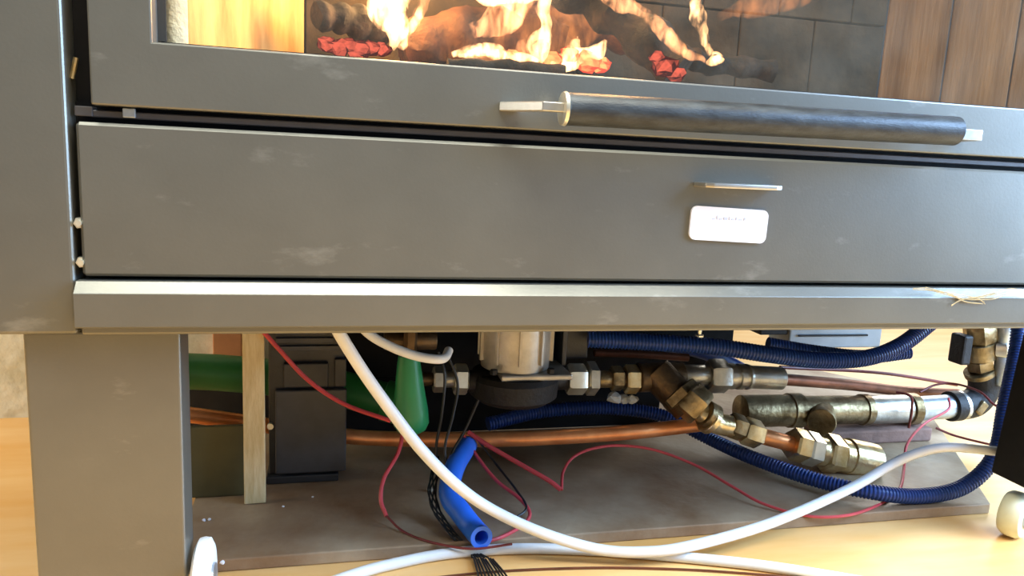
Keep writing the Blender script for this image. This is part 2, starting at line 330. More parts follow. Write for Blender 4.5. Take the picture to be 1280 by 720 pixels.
for v in r_['geom']:
    if isinstance(v, bmesh.types.BMVert): v.co.y = -0.0095
merge(bm, t)
npl = link('name_plate', bm, M['white'], dr); npl['label'] = 'white rounded rectangular plate with faint worn print'
bm = bmesh.new(); x = cpl.x-0.024
for k, (w, h) in enumerate([(.004, .0012), (.0012, .005), (.0035, .0012), (.005, .003), (.001, .004), (.004, .0015), (.0015, .0035), (.005, .001), (.002, .003)]):
    box(bm, x, x+w, -0.0099, -0.00955, cpl.z+0.006, cpl.z+0.006+h); x += w+0.0022
link('print', bm, M['ink'], npl)
# strip between drawer and door
zdo = Z(115, 131, -0.004)
bm = bmesh.new(); box(bm, X(112, 140, 0.008), xr, 0.006, 0.0215, zd1+0.0055, zdo-0.0045, 0.001, 1)
link('cross_strip', bm, M['strip'], st)
bm = bmesh.new(); a = at(162, 143, 0.005); box(bm, a.x-0.006, a.x+0.006, 0.002, 0.0062, a.z-0.0035, a.z+0.006, 0.001); link('catch_plate', bm, M['galv'], st)
# door: frame of four members, glass, handle
gx0, gz = X(190, 40, -0.008), Z(190, 52, -0.008)
dz0, dz1 = zdo, 1.30; ddx = X(111, 60, -0.006); gx1 = 1.33
bm = bmesh.new()
box(bm, ddx, gx0, -0.008, 0.020, dz0, dz1, 0.002, 2); box(bm, gx0-0.004, xr+0.05, -0.008, 0.020, dz0, gz, 0.002, 2)
box(bm, gx1, xr+0.05, -0.0079, 0.0199, gz-0.004, dz1, 0.002, 2); box(bm, gx0-0.004, xr+0.05, -0.0079, 0.0199, dz1-0.07, dz1, 0.002, 2)
door = link('door', bm, M['paint'], st)
door['label'] = 'grey steel framed glass door above the ash drawer'
bm = bmesh.new(); box(bm, gx0-0.002, gx1+0.002, 0.0185, 0.0205, gz-0.003, gz+0.0035); link('dark_edge_strip', bm, M['black'], door)  # added black strip that covers the fire-lit frame edge
bm = bmesh.new(); box(bm, gx0-0.002, X(208, 30, 0.02), 0.0185, 0.0205, gz+0.004, dz1-0.08); link('dark_edge_strip', bm, M['dark'], door)  # added strip that darkens the inner edge of the frame
link('glass_pane', one(box, gx0-0.003, gx1+0.003, 0.021, 0.025, gz-0.003, dz1-0.06), M['glass'], door)
# handle: two flat brackets and a black grip tube
h0, h1 = at(706, 136, -0.050), at(1196, 164, -0.050)
zc = h0.z; zc2 = h1.z
hA, hB = Vector((h0.x, -0.050, zc)), Vector((h1.x, -0.050, zc2))
bm = bmesh.new(); d = (hB-hA).normalized()
lathe(bm, hA, hB, [(0, 0.0155), (0.004, 0.0175), (0.5, 0.0178), (0.994, 0.0175), (1, 0.014)], 28)
hg = link('handle_grip', bm, M['handle'], door, True); hg['label'] = 'worn black grip tube, scuffed grey'
bm = bmesh.new(); lathe(bm, hA-d*0.003, hA+d*0.0005, [(0, 0.0175), (1, 0.0185)], 28); link('grip_collar', bm, M['nickel'], hg, True)
b0 = at(624, 126, -0.008); b1 = at(706, 131, -0.05)
bm = bmesh.new(); t = bmesh.new()
pl = [(b0.x, -0.0085), (b1.x-0.026, -0.056), (b1.x-0.002, -0.056), (b1.x-0.002, -0.043), (b1.x-0.022, -0.040), (b0.x+0.022, -0.0085)]
prism(bm, pl, zc-0.004, zc+0.006, 0.001)
link('handle_bracket', bm, M['bright'], door)
c0 = at(1238, 170, -0.02)
bm = bmesh.new(); prism(bm, [(hB.x+0.0005, -0.045), (hB.x+0.0005, -0.055), (hB.x+0.034, -0.055), (hB.x+0.052, -0.0085), (hB.x+0.035, -0.0085), (hB.x+0.025, -0.045)], zc2-0.010, zc2+0.003, 0.001)
link('handle_bracket', bm, M['galv'], door)
# slot fittings on the left
for (px, py) in ((99, 279), (102, 328)):
    c = at(px, py, -0.003); bm = bmesh.new(); nut(bm, c+Vector((0, 0.0102, 0)), c+Vector((0, 0.0, 0)), 0.0062, 0.1); cyl(bm, c, c-Vector((0, 0.004, 0)), 0.0032, 12)
    link('bolt', bm, M['nickel'], st)
c0, c1 = at(95, 72, 0.012), at(90, 98, 0.012)
bm = bmesh.new(); tube(bm, [c0, c1], 0.0026, 8); link('hinge_pin', bm, M['brass'], st, True)
bm = bmesh.new(); a, b = at(92, 132, 0.01), at(118, 146, 0.01); box(bm, a.x+0.002, b.x, 0.004, 0.0215, b.z, a.z, 0.001); link('hinge_bracket', bm, M['strip'], st)
# firebox
fz0, fz1 = gz-0.04, 1.25
A0 = (X(208, 20, 0.03)-0.003, 0.034); A1 = (X(235, 20, 0.045), 0.045); A2 = (X(381, 30, 0.34), 0.34)
B1 = (X(1105, 50, 0.34), 0.34); B2 = (1.32, 0.03)
fb = link('firebox', one(box, xL+0.012, xr, 0.38, 0.40, zr0+0.02, fz1), M['black'], st)
def wallpiece(p, q, z0, z1, th, m, name, par, bev=0.002):
    p, q = Vector((*p, 0)), Vector((*q, 0)); d = (q-p); L = d.length; d /= L; n = Vector((-d.y, d.x, 0))
    bm = bmesh.new(); obox(bm, (p+q)/2+n*th/2+Vector((0, 0, (z0+z1)/2)), d, n, Vector((0, 0, 1)), L-0.002, th, z1-z0, bev)
    return link(name, bm, m, par)
link('rope_gasket', one(tube, [Vector((A0[0]+0.011, 0.037, fz0)), Vector((A0[0]+0.011, 0.037, fz1))], 0.0115, 12), M['gasket'], fb, True)
wallpiece(A1, A2, fz0, fz1, 0.02, M['vermi'], 'fire_board', fb)
nb = 7
for row in range(3):
    z0 = fz0+row*0.20; off = 0.5 if row % 2 else 0
    xs = [A2[0]+(B1[0]-A2[0])*max(0, min(1, (k-off)/nb)) for k in range(nb+2)]
    for k in range(len(xs)-1):
        if xs[k+1]-xs[k] > 0.01: wallpiece((xs[k], 0.34), (xs[k+1], 0.34), z0, z0+0.197, 0.025+random.uniform(-.003, .003), M['fbrick'], 'fire_brick', fb)
for k in range(5):
    p = Vector(B1).lerp(Vector(B2), k/5); q = Vector(B1).lerp(Vector(B2), (k+1)/5)
    wallpiece(p, q, fz0, fz1, 0.02, M['brown'], 'fire_board', fb)
link('hearth_plate', one(prism, [(A1[0], 0.035), (B2[0], 0.035), (B1[0], 0.339), (A2[0], 0.339)], fz0-0.01, fz0), M['dark'], fb)
link('firebox_roof', one(box, xL+0.012, xr, 0.03, 0.38, fz1+0.001, fz1+0.01), M['dark'], fb)
t = bmesh.new(); q = [(X(400, 60, .06), 0.06), (B2[0]-0.08, 0.05), (B1[0]-0.02, 0.33), (A2[0]+0.04, 0.33)]
vb = [t.verts.new((x, y, fz0+0.001)) for x, y in q]; vt = [t.verts.new((x, y, gz+(0.002 if k < 2 else 0.036))) for k, (x, y) in enumerate(q)]
t.faces.new(vb); t.faces.new(vt)
for k in range(4): t.faces.new((vb[k], vb[(k+1) % 4], vt[(k+1) % 4], vt[k]))
bmesh.ops.subdivide_edges(t, edges=t.edges[:], cuts=12, use_grid_fill=True)
for v in t.verts: v.co += Vector((0, 0, noise.noise(v.co*35)*0.004))
link('ash_bed', t, M['ash'], fb)
ASH = gz+0.018

# ---------------------------------------------------------------- fire: logs, embers, flames
def log(P, r, m, label, seed, endm=None):
    pts = spline(P, 14); bm = bmesh.new(); n = len(pts)
    rr = [r*(0.9+0.12*math.sin(i*0.9+seed)) for i in range(n)]; tube(bm, pts, rr, 22)
    for v in bm.verts: v.co += noise.noise_vector(v.co*30+Vector((seed, 0, 0)))*r*0.22+noise.noise_vector(v.co*120)*r*0.10
    return recenter(tag(link('log', bm, m, None, True), label, 'log'))
log([at(660, -40, .22), at(760, 10, .19), at(850, 88, .13)], 0.032, M['char'], 'thick black charred log leaning down to the right, glowing pink at its foot', 1)
log([at(560, 82, .11), at(640, 84, .11), at(705, 90, .11)], 0.0095, M['char'], 'thin blackened stick lying low in front of the brightest flames', 3)
log([at(500, 58, .26), at(600, 40, .27), at(700, 52, .28)], 0.038, M['wood'], 'reddish brown scorched log lying across the back of the fire', 5)
log([at(640, 5, .30), at(700, 20, .29), at(790, 45, .27)], 0.03, M['wood'], 'scorched brown log behind the leaning charred log', 9)
log([at(395, 20, .20), at(440, 25, .22), at(480, 40, .25)], 0.022, M['char'], 'small dark log left of the tall flame, above red embers', 12)
log([at(850, 70, .20), at(890, 80, .20), at(965, 88, .20)], 0.017, M['char'], 'burnt log end right of the flame curl, by the dark fire bricks', 14)
def lump(bm, c, r, seed):
    t = bmesh.new(); bmesh.ops.create_icosphere(t, subdivisions=2, radius=r)
    for v in t.verts: v.co = v.co*(1+0.45*noise.noise(v.co/r*1.4+Vector((seed, seed*2, 0)))); v.co.z *= 0.75; v.co += Vector(c)
    merge(bm, t)
def ember(px, py, Y, r, m, seed, label, group):
    bm = bmesh.new(); lump(bm, at(px, py, Y), r, seed); return recenter(tag(link('ember', bm, M[m], None, False), label, 'ember', group))
for k, (px, py, r) in enumerate([(410, 58, .010), (424, 62, .011), (438, 60, .010), (452, 63, .012), (466, 62, .010), (478, 64, .009), (445, 69, .008)]):
    ember(px, py-2, .10, r*1.2, 'ember', k, ['leftmost of the dull red embers under the tall left flame', 'second from left of the dull red embers under the tall left flame', 'third from left of the dull red embers under the tall left flame', 'fourth from left of the dull red embers, at the middle of that row', 'second from right of the dull red embers under the tall left flame', 'rightmost of the dull red embers, right under the tall left flame', 'dull red ember set lowest in the left heap, against the door edge'][k], 'red embers on the left')
for k, (px, py, r) in enumerate([(690, 76, .016), (712, 68, .014), (735, 78, .018), (655, 80, .014), (752, 82, .014), (676, 58, .012), (640, 72, .012)]):
    ember(px, py, .15, r, 'hot', k+20, ['orange-hot ember at the middle of the bright heap, just right of the upright flame', 'orange-hot ember under the left end of the broad low flame', 'largest orange-hot ember, under the middle of the broad low flame', 'orange-hot ember at the foot of the short pointed flame', 'rightmost orange-hot ember, beside the leaning black log', 'topmost orange-hot ember, behind the upright flame', 'leftmost orange-hot ember, at the end of the low white flame'][k], 'orange embers in the middle')
for k, (px, py, r) in enumerate([(830, 84, .015), (845, 92, .012), (822, 72, .009)]):
    ember(px, py, .08, r*1.15, 'ember', k+40, ['largest pink-red ember glowing at the foot of the leaning black log', 'lowest pink-red ember at the foot of the leaning black log, near the door edge', 'small upper pink-red ember on the left of the leaning black log foot'][k], 'embers at the black log')
def flame(P, rad, m, label, seed, Y):
    pts = spline([at(x, y, Y+0.012*math.sin(i*1.7+seed)) for i, (x, y) in enumerate(P)], 12); n = len(pts); bm = bmesh.new()
    rr = []
    for i in range(n):
        t = i/(n-1)*(len(rad)-1); k = min(int(t), len(rad)-2); s = t-k; s = s*s*(3-2*s); rr.append((rad[k]*(1-s)+rad[k+1]*s)*(Y+0.85)/950)
    tube(bm, pts, rr, 20, flat=0.8)
    for v in bm.verts: v.co += noise.noise_vector(v.co*40+Vector((0, seed, 0)))*0.005+noise.noise_vector(v.co*110+Vector((seed, 0, 0)))*0.0022
    return recenter(tag(link('flame', bm, M[m], None, True), label, 'flame'))
flame([(488, 62), (495, 35), (485, 10), (492, -25), (480, -70)], [4, 17, 25, 27, 8], 'flame', 'tall yellow-white flame left of centre, above the red embers', 1, .16)
flame([(512, 40), (524, 15), (532, -10), (535, -40)], [2, 9, 8, 2], 'flame2', 'thin orange flame tongue just right of the tall left flame', 2, .17)
flame([(566, 68), (590, 64), (615, 62), (640, 70)], [4, 10, 9, 3], 'flame', 'low white flame lying over the thin blackened stick', 3, .13)
flame([(668, 88), (672, 62), (682, 35), (680, 10), (690, -30)], [6, 16, 9, 11, 3], 'flame', 'upright yellow flame at the middle, rising from the orange embers', 4, .14)
flame([(648, 84), (652, 60), (660, 42)], [8, 8, 1], 'flame2', 'short pointed orange flame left of the middle upright flame', 5, .135)
flame([(690, 84), (715, 74), (745, 66), (760, 50)], [8, 17, 13, 3], 'flame', 'broad low white-hot flame to the right of the middle upright flame', 6, .14)
flame([(575, 70), (600, 66), (625, 68), (650, 74), (672, 78)], [4, 9, 7, 9, 4], 'flame', 'thin white flame just in front of the orange embers, left of the upright flame', 21, .12)
flame([(705, 84), (718, 60), (722, 44)], [8, 9, 1], 'flame', 'short pointed white flame rising out of the broad low flame', 22, .13)
flame([(500, 60), (515, 35), (522, 18), (530, 0)], [6, 8, 6, 1], 'flame', 'narrow white flame against the right side of the tall left flame', 23, .15)
flame([(570, -12), (610, -4), (650, -6), (700, -16)], [5, 13, 13, 5], 'flame', 'flat bright flame along the top edge behind the middle logs', 7, .20)
flame([(745, -14), (775, 4), (805, 18), (835, 45), (860, 70), (885, 76)], [8, 12, 9, 12, 8, 4], 'flame2', 'long orange flame running down the leaning black log', 8, .085)
flame([(868, 2), (872, 20), (880, 45), (885, 68)], [8, 10, 6, 5], 'flame', 'small upright flame right of the leaning black log', 9, .10)
flame([(884, 72), (893, 77), (899, 70), (893, 64)], [6, 8, 6, 2], 'flame', 'small round flame curl at the lower right end of the fire', 10, .10)
flame([(590, 40), (630, 20), (650, -10), (655, -50)], [12, 26, 26, 8], 'flame2', 'wide orange flame licking up behind the middle logs', 11, .24)
flame([(530, 60), (620, 50), (700, 40), (760, 20)], [20, 42, 45, 20], 'glow_haze', 'faint wide orange glow haze behind the whole middle of the fire', 12, .25)
flame([(900, 20), (950, 5), (1000, -10), (1040, -30)], [8, 22, 22, 10], 'glow_haze', 'faint wide orange glow haze over the dark fire bricks at right', 13, .22)

# ---------------------------------------------------------------- under the stove, left part
def rest(o): return recenter(o)
# wooden lath
a, b = onz(305, 632, SL), onz(332, 630, SL); Yl = a.y
bm = bmesh.new(); top = at(302, 405, Yl+0.02); w = (b-a).length
ax = (b-a).normalized(); zx = (top-a).normalized(); L = (top-a).length; ay = zx.cross(ax).normalized()
obox(bm, a+ax*w/2+zx*(L/2+0.001)+Vector((0, 0.006, 0)), ax, ay, zx, w, 0.010, L, 0.0012)
rest(tag(link('wooden_lath', bm, M['lath']), 'narrow pale unpainted wooden lath standing upright beside the black plastic box', 'lath'))
# olive board box
a, b = onz(150, 628, SL), onz(300, 620, SL); zt = Z(270, 533, a.y)
bm = bmesh.new(); box(bm, a.x, b.x+0.01, b.y, b.y+0.010, SL+0.0005, zt, 0.002)
rest(tag(link('olive_board', bm, M['olive']), 'low olive-brown board standing on the slab behind the left leg and pale lath', 'board'))
# black plastic controller box
cb = onz(345, 607, SL); cb2 = onz(432, 600, SL); yb = cb.y; x0, x1 = cb.x, cb2.x; zt = Z(390, 405, yb)
cx = thing('black_box', 'tall black plastic equipment box standing on the slab right of the pale lath', 'equipment box', ((x0+x1)/2, yb+0.03, SL))
bm = bmesh.new(); box(bm, x0-0.012, x1-0.004, yb+0.0135, yb+0.065, SL+0.014, zt, 0.003); link('case', bm, M['box'], cx)
bm = bmesh.new(); zc0, zc1 = Z(390, 592, yb), Z(390, 488, yb)
box(bm, x0-0.001, x1, yb+0.002, yb+0.013, zc0, zc1, 0.003, 3); link('cover', bm, M['box2'], cx)
bm = bmesh.new(); box(bm, x0-0.016, x1-0.012, yb+0.004, yb+0.070, SL+0.0005, SL+0.0135, 0.002); link('foot', bm, M['box'], cx)
bm = bmesh.new(); box(bm, x0+0.012, x1-0.030, yb+0.003, yb+0.013, zc1+0.004, Z(390, 455, yb), 0.002)
box(bm, x1-0.020, x1-0.001, yb+0.003, yb+0.013, zc1+0.004, Z(390, 450, yb), 0.002); link('cap', bm, M['box'], cx)
bm = bmesh.new()
for k in range(3):
    z = Z(390, 440-10*k, yb); box(bm, x0+0.0, x1-0.012-0.01*k, yb+0.008, yb+0.013, z, z+0.008, 0.001)
link('terminal_block', bm, M['box2'], cx)
c = at(338, 533, yb+0.008); bm = bmesh.new(); cyl(bm, c+Vector((0, .0055, 0)), c-Vector((0, .002, 0)), 0.0055, 14); link('screw', bm, M['nickel'], cx)
# pieces against the wall
bm = bmesh.new(); a, b = at(266, 440, 0.80), at(302, 400, 0.80); box(bm, a.x, b.x, 0.80, 0.829, 0.0005 if False else SL+0.001, 0.46, 0.002)
rest(tag(link('orange_board', bm, M['terra']), 'orange-brown board standing against the cream wall behind the green pipe', 'board'))
bm = bmesh.new(); a, b = at(150, 478, 0.68), at(345, 478, 0.68); box(bm, a.x, b.x, 0.68, 0.70, SL+0.0005, a.z, 0.002)
rest(tag(link('dark_recess_sheet', bm, M['dark']), 'dark brown sheet added behind the green pipe to darken the recess', 'board'))  # added sheet, makes the recess below the green pipe dark
# green pipe
P = [at(120, 462, .58), at(230, 464, .58), at(300, 468, .56), at(400, 480, .53), at(480, 500, .50)]
bm = bmesh.new(); pp = spline(P, 8); tube(bm, pp, 0.033, 20); gp = thing('green_pipe', 'thick green plastic pipe running behind the lath and black box', 'pipe', pp[0])
link('pipe', bm, M['greenpipe'], gp, True)
bm = bmesh.new(); q0, q1 = pp[-1], pp[-1]+(pp[-1]-pp[-2]).normalized()*0.03; cyl(bm, q0, q1, 0.038); link('socket', bm, M['greenpipe'], gp, True)

# ---------------------------------------------------------------- circulation pump and fittings
YP = 0.40
def A_(px, py): return at(px, py, YP)
pc = A_(644, 476)
pu = thing('circulation_pump', 'silver and black circulation pump hanging in the pipework under the stove centre', 'pump', (pc.x, pc.y, pc.z-0.04))
bm = bmesh.new(); zb, zm = Z(644, 500, YP), Z(644, 466, YP)
c = Vector((pc.x, YP+0.01, 0))
lathe(bm, c+Vector((0, 0, zb-0.006)), c+Vector((0, 0, zm)), [(0, .045), (.12, .065), (.3, .078), (.85, .080), (1, .074)], 36)
cyl(bm, Vector((c.x-.105, YP, pc.z+.001)), Vector((c.x+.095, YP, pc.z+.001)), .019)
link('pump_body', bm, M['iron'], pu, True)
bm = bmesh.new(); a, b = A_(621, 466), A_(704, 466)
box(bm, a.x-0.004, b.x, YP-0.055, YP+0.06, zm+0.0005, zm+0.011, 0.003, 2); link('flange', bm, M['alu'], pu)
bm = bmesh.new(); zt = zr0-0.004
lathe(bm, c+Vector((0, 0, zm+.0115)), c+Vector((0, 0, zt)), [(0, .060), (.15, .062), (.8, .062), (1, .058)], 36)
for k in range(10):
    an = k*PI/5+.2; d = Vector((math.cos(an), math.sin(an), 0)); obox(bm, c+d*.0635+Vector((0, 0, (zm+zt)/2+.008)), d, Vector((-d.y, d.x, 0)), Vector((0, 0, 1)), .008, .004, zt-zm-.035)
link('motor_housing', bm, M['alu'], pu, True)
for sx in (-1, 1):
    for sy in (-1, 1):
        q = Vector((c.x+sx*.050, YP+.003+sy*.050, zm+.0115)); link('flange_bolt', one(nut, q, q+Vector((0, 0, .009)), .0068), M['iron'], pu)
bm = bmesh.new(); box(bm, b.x+.004, b.x+.055, YP+0.03, YP+0.075, zm+.015, zt, .003); box(bm, b.x-.004, b.x+.004, YP+.0, YP+.06, zm+.012, zt, .001); link('terminal_box', bm, M['box'], pu)
def run(name, label, cat, segs, Y, base=None):
    """segs: (kind, px0, py0, px1, py1, radius_px, material, partname[, Y0, Y1])"""
    s0 = segs[0]; p = at(s0[1], s0[2], Y); t = thing(name, label, cat, p)
    for s in segs:
        y0, y1 = (s[8], s[9]) if len(s) > 8 else (Y, Y)
        a, b = at(s[1], s[2], y0), at(s[3], s[4], y1); r = s[5]*((y0+y1)/2+.85)/950*0.985; bm = bmesh.new()
        if s[0] == 'n': nut(bm, a, b, r*1.04)
        elif s[0] == 'r':   # ribbed
            lathe(bm, a, b, [(0, r*.9), (.05, r), (.3, r), (.33, r*.86), (.45, r*.86), (.48, r), (.7, r), (.73, r*.86), (.85, r*.86), (.88, r), (1, r*.95)], 28)
        else: cyl(bm, a, b, r, 28)
        link(s[7], bm, M[s[6]], t, True)
    return t
run('union_fitting', 'pair of nickel union nuts on the pipe left of the pump', 'pipe fitting', [
    ('c', 500, 474, 541, 474, 9, 'bronze', 'nipple'), ('n', 541, 474, 556, 474, 17, 'dullnick', 'union_nut'), ('c', 556, 474, 567, 474, 11, 'dullnick', 'nipple'), ('n', 567, 474, 584, 474, 20, 'nickel', 'union_nut')], YP)
v = run('strainer_valve', 'brass strainer line right of the pump, its slanting branch ending in a gold-coloured check valve', 'valve', [
    ('n', 708, 474, 731, 474, 21, 'nickel', 'union_nut'), ('n', 732, 473, 745, 473, 23, 'dullnick', 'union_nut'),
    ('c', 745, 474, 764, 474, 12, 'oldbrass', 'nipple'), ('n', 763, 473, 777, 473, 17, 'oldbrass', 'lock_nut'), ('c', 777, 474, 781, 474, 12, 'bronze', 'nipple'), ('n', 780, 474, 797, 474, 20, 'brass', 'union_nut'),
    ('c', 797, 472, 852, 470, 21, 'bronze', 'strainer_body'),
    ('c', 818, 464, 862, 510, 25, 'bronze', 'strainer_branch', YP, YP-.045), ('n', 846, 489, 856, 500, 29, 'oldbrass', 'lock_nut', YP-.03, YP-.042), ('n', 856, 494, 878, 513, 27, 'oldbrass', 'union_nut', YP-.045, YP-.065),
    ('c', 850, 469, 884, 469, 15, 'dullnick', 'nipple'), ('n', 884, 470, 908, 470, 24, 'dullnick', 'union_nut'), ('r', 907, 470, 936, 471, 19, 'dullnick', 'coupling'), ('c', 934, 471, 977, 473, 17, 'dullnick', 'compression_sleeve')], YP)
YE = YP-.075
pts = [at(876, 512, YP-.062), at(886, 522, YE), at(896, 529, YE), at(915, 533, YE)]
link('elbow', one(tube, spline(pts, 6), 0.0195, 22), M['brass'], v, True)
def seg(kind, x0, y0, x1, y1, r, m, name, y=YE):
    a, b = at(x0, y0, y), at(x1, y1, y); R_ = r*(y+.85)/950; bm = bmesh.new()
    (nut if kind == 'n' else cyl)(bm, a, b, R_); link(name, bm, M[m], v, True)
seg('c', 880, 516, 893, 523, 20, 'oldbrass', 'collar'); seg('c', 884, 522, 890, 526, 22, 'brass', 'collar')
seg('n', 912, 530, 928, 536, 19, 'oldbrass', 'lock_nut'); seg('n', 928, 537, 949, 544, 21, 'brass', 'union_nut')
seg('c', 948, 544, 990, 555, 12, 'copper', 'copper_stub')
seg('n', 988, 554, 1006, 559, 25, 'brass', 'union_nut'); seg('n', 1005, 559, 1021, 563, 26, 'nickel', 'union_nut')
seg('c', 1020, 563, 1030, 565, 22, 'brass', 'collar'); seg('n', 1029, 565, 1047, 569, 30, 'brass', 'lock_nut'); seg('c', 1046, 568, 1058, 571, 26, 'brass', 'collar'); seg('c', 1057, 570, 1091, 577, 28, 'brass', 'check_valve')
# second line: big tee, galvanised pipe, black elbow, vertical valve
YT = 0.47
t2 = run('tee_pipe', 'wide tarnished brass tee and galvanised pipe behind the check valve, ending in a black elbow', 'pipe', [
    ('c', 925, 514, 985, 513, 24, 'oldbrass', 'tee_body'), ('c', 984, 513, 1000, 513, 26, 'oldbrass', 'collar'), ('c', 1000, 513, 1076, 512, 22, 'oldbrass', 'tee_body'),
    ('c', 1075, 512, 1084, 512, 24, 'oldbrass', 'collar'), ('c', 1084, 512, 1134, 511, 22, 'dullnick', 'pipe'), ('c', 1132, 511, 1143, 511, 25, 'oldbrass', 'collar'),
    ('c', 1142, 511, 1187, 508, 19, 'galv', 'galvanised_pipe'), ('c', 1186, 508, 1198, 507, 24, 'iron', 'collar'), ('c', 1198, 507, 1203, 506, 23, 'bright', 'washer')], YT)
link('black_elbow', one(tube, spline([at(1200, 507, YT), at(1217, 503, YT), at(1229, 488, YT), at(1229, 466, YT)], 6), 0.031, 22), M['iron'], t2, True)
bm = bmesh.new(); obox(bm, at(1222, 508, YT-.02), Vector((.8, 0, -.6)), Vector((0, 1, 0)), Vector((.6, 0, .8)), .02, .03, .03, .004)
link('branch_boss', bm, M['oldbrass'], t2)
c = at(1027, 530, YT-.02); bm = bmesh.new(); cyl(bm, at(1027, 515, YT), at(1027, 528, YT-.055), .028, 24); link('branch', bm, M['oldbrass'], t2, True)
bm = bmesh.new()
for (y0, y1, r, k) in ((468, 462, 23, 'c'), (462, 448, 20, 'n'), (448, 428, 22, 'c'), (428, 402, 24, 'n')):
    a, b = at(1226, y0, YT), at(1224, y1, YT); (nut if k == 'n' else cyl)(bm, a, b, r*1.32/950)
link('upright_valve', bm, M['oldbrass'], t2, True)
bm = bmesh.new(); a = at(1200, 440, YT); box(bm, a.x-.012, a.x+.012, YT-.02, YT+.02, a.z-.025, a.z+.04, .005); link('valve_knob', bm, M['iron'], t2)
run('steel_valve_pipe', 'short bright galvanised pipe stub beside the upright valve at far right', 'pipe', [
    ('c', 1252, 480, 1254, 444, 12, 'galv', 'pipe'), ('n', 1254, 444, 1255, 428, 15, 'nickel', 'union_nut'), ('c', 1255, 428, 1257, 402, 11, 'galv', 'pipe')], .44)
def pipe(name, label, P, r, m, cat='pipe', n=10, seg_=14, flat=1.0):
    bm = bmesh.new(); tube(bm, spline(P, n), r, seg_, flat=flat); return rest(tag(link(name, bm, M[m], None, True), label, cat))
YC = .36
pipe('copper_pipe', 'long bright copper pipe running low from the left leg to under the strainer valve', [at(180, 512, .47), at(240, 519, .46), at(300, 527, .46), at(430, 545, .45), at(520, 549, .42), at(620, 549, .38), at(700, 546, YC), at(790, 540, YC), at(880, 530, .38)], .0135, 'copper')
pipe('copper_pipe', 'dull reddish copper pipe running right from the upper fittings above the wide tee', [at(976, 474, YP), at(1060, 481, .47), at(1130, 489, .54), at(1196, 492, .60)], .0115, 'oldcopper')
pipe('copper_pipe', 'short dull copper pipe behind the nipples just right of the pump', [at(743, 441, .50), at(800, 443, .50), at(860, 447, .50)], .0075, 'oldcopper')
rest(tag(link('copper_pipe', one(tube, spline([at(975, 459, .56), at(1100, 466, .62), at(1196, 481, .66)], 8), .004, 8), M['darkred'], None, True), 'thin dark brown pipe running just above the dull reddish copper pipe', 'pipe'))
# block under the tee
a, b = onz(1035, 560, SL), onz(1178, 556, SL)
bm = bmesh.new(); box(bm, a.x, b.x-0.01, YT-.03, YT+.05, SL+.0005, Z(1100, 538, YT-.03), .004); rest(tag(link('support_block', bm, M['brick']), 'brownish block on the slab under the wide tarnished tee', 'block'))
# grey box at the top
bm = bmesh.new(); a, b = at(985, 436, .58), at(1100, 436, .58); g = thing('grey_box', 'grey plastic box hanging under the stove behind the blue conduit', 'equipment box', ((a.x+b.x)/2, .62, a.z))
box(bm, a.x, b.x, .58, .66, a.z, zr0-.002, .004); link('case', bm, M['box3'], g)
bm = bmesh.new(); a2 = at(955, 420, .57); box(bm, a2.x, a.x-.0005, .585, .64, a.z+.03, zr0-.002, .003); box(bm, a.x+.02, b.x-.04, .5745, .5795, a.z+.028, a.z+.032, .001); link('lid', bm, M['dark'], g)
# valve with green lever
lv = thing('lever_valve', 'small valve with a green plastic lever hanging down left of the pump', 'valve', at(512, 450, .34))
bm = bmesh.new(); tube(bm, [at(511, 444, .33), at(511, 456, .33), at(512, 485, .33), at(513, 512, .33), at(514, 529, .33), at(515, 537, .33), at(515, 541, .33)], [.0165, .019, .0235, .0285, .0290, .023, .012], 24); link('lever', bm, M['green'], lv, True)
bm = bmesh.new(); a, b = at(512, 452, .34), at(514, 405, .34); nut(bm, a, b, .011); cyl(bm, at(480, 425, .36), at(545, 425, .36), .016); link('valve_body', bm, M['bronze'], lv, True)

# ---------------------------------------------------------------- conduits, hose, cables, wires
def conduit(name, label, P, r, pitch=.006):
    pts = spline(P, 40); 
    # resample evenly
    out = [pts[0]]; acc = 0; step = pitch/4
    for i in range(1, len(pts)):
        a, b = pts[i-1], pts[i]; L = (b-a).length
        while acc+L >= step and L > 0:
            t = (step-acc)/L; a = a+(b-a)*t; L = (b-a).length; out.append(a); acc = 0
        acc += L
    rr = [r*(1.0 if (i % 4) in (0, 1) else 0.87) for i in range(len(out))]
    bm = bmesh.new(); tube(bm, out, rr, 16); return rest(tag(link(name, bm, M['conduit'], None, True), label, 'conduit'))
conduit('corrugated_conduit', 'blue corrugated conduit looping across just under the rail, rising at right', [at(735, 424, .40), at(800, 427, .38), at(890, 433, .35), at(960, 443, .33), at(1020, 450, .33), at(1080, 448, .33), at(1125, 432, .34), at(1165, 402, .36)], .0155)
conduit('corrugated_conduit', 'blue corrugated conduit with its end showing behind the upper looping one', [at(960, 430, .44), at(1020, 440, .42), at(1080, 446, .40), at(1136, 440, .39)], .014)
conduit('corrugated_conduit', 'blue corrugated conduit on the slab, curving up beside the right leg', [at(610, 530, .50), at(680, 514, .52), at(760, 510, .50), at(830, 520, .47), at(880, 545, .44), at(940, 572, .35), at(1020, 600, .25), at(1090, 615, .19), at(1150, 620, .18), at(1205, 608, .18), at(1243, 570, .19), at(1256, 510, .23), at(1270, 440, .28), at(1274, 400, .3)], .0135)
bm = bmesh.new(); tube(bm, spline([at(940, 470, .56), at(880, 440, .56), at(790, 425, .55), at(700, 420, .55)], 8), .016, 12); rest(tag(link('blue_pipe', bm, M['conduit'], None, True), 'smooth dark blue pipe behind the upper fittings', 'pipe'))
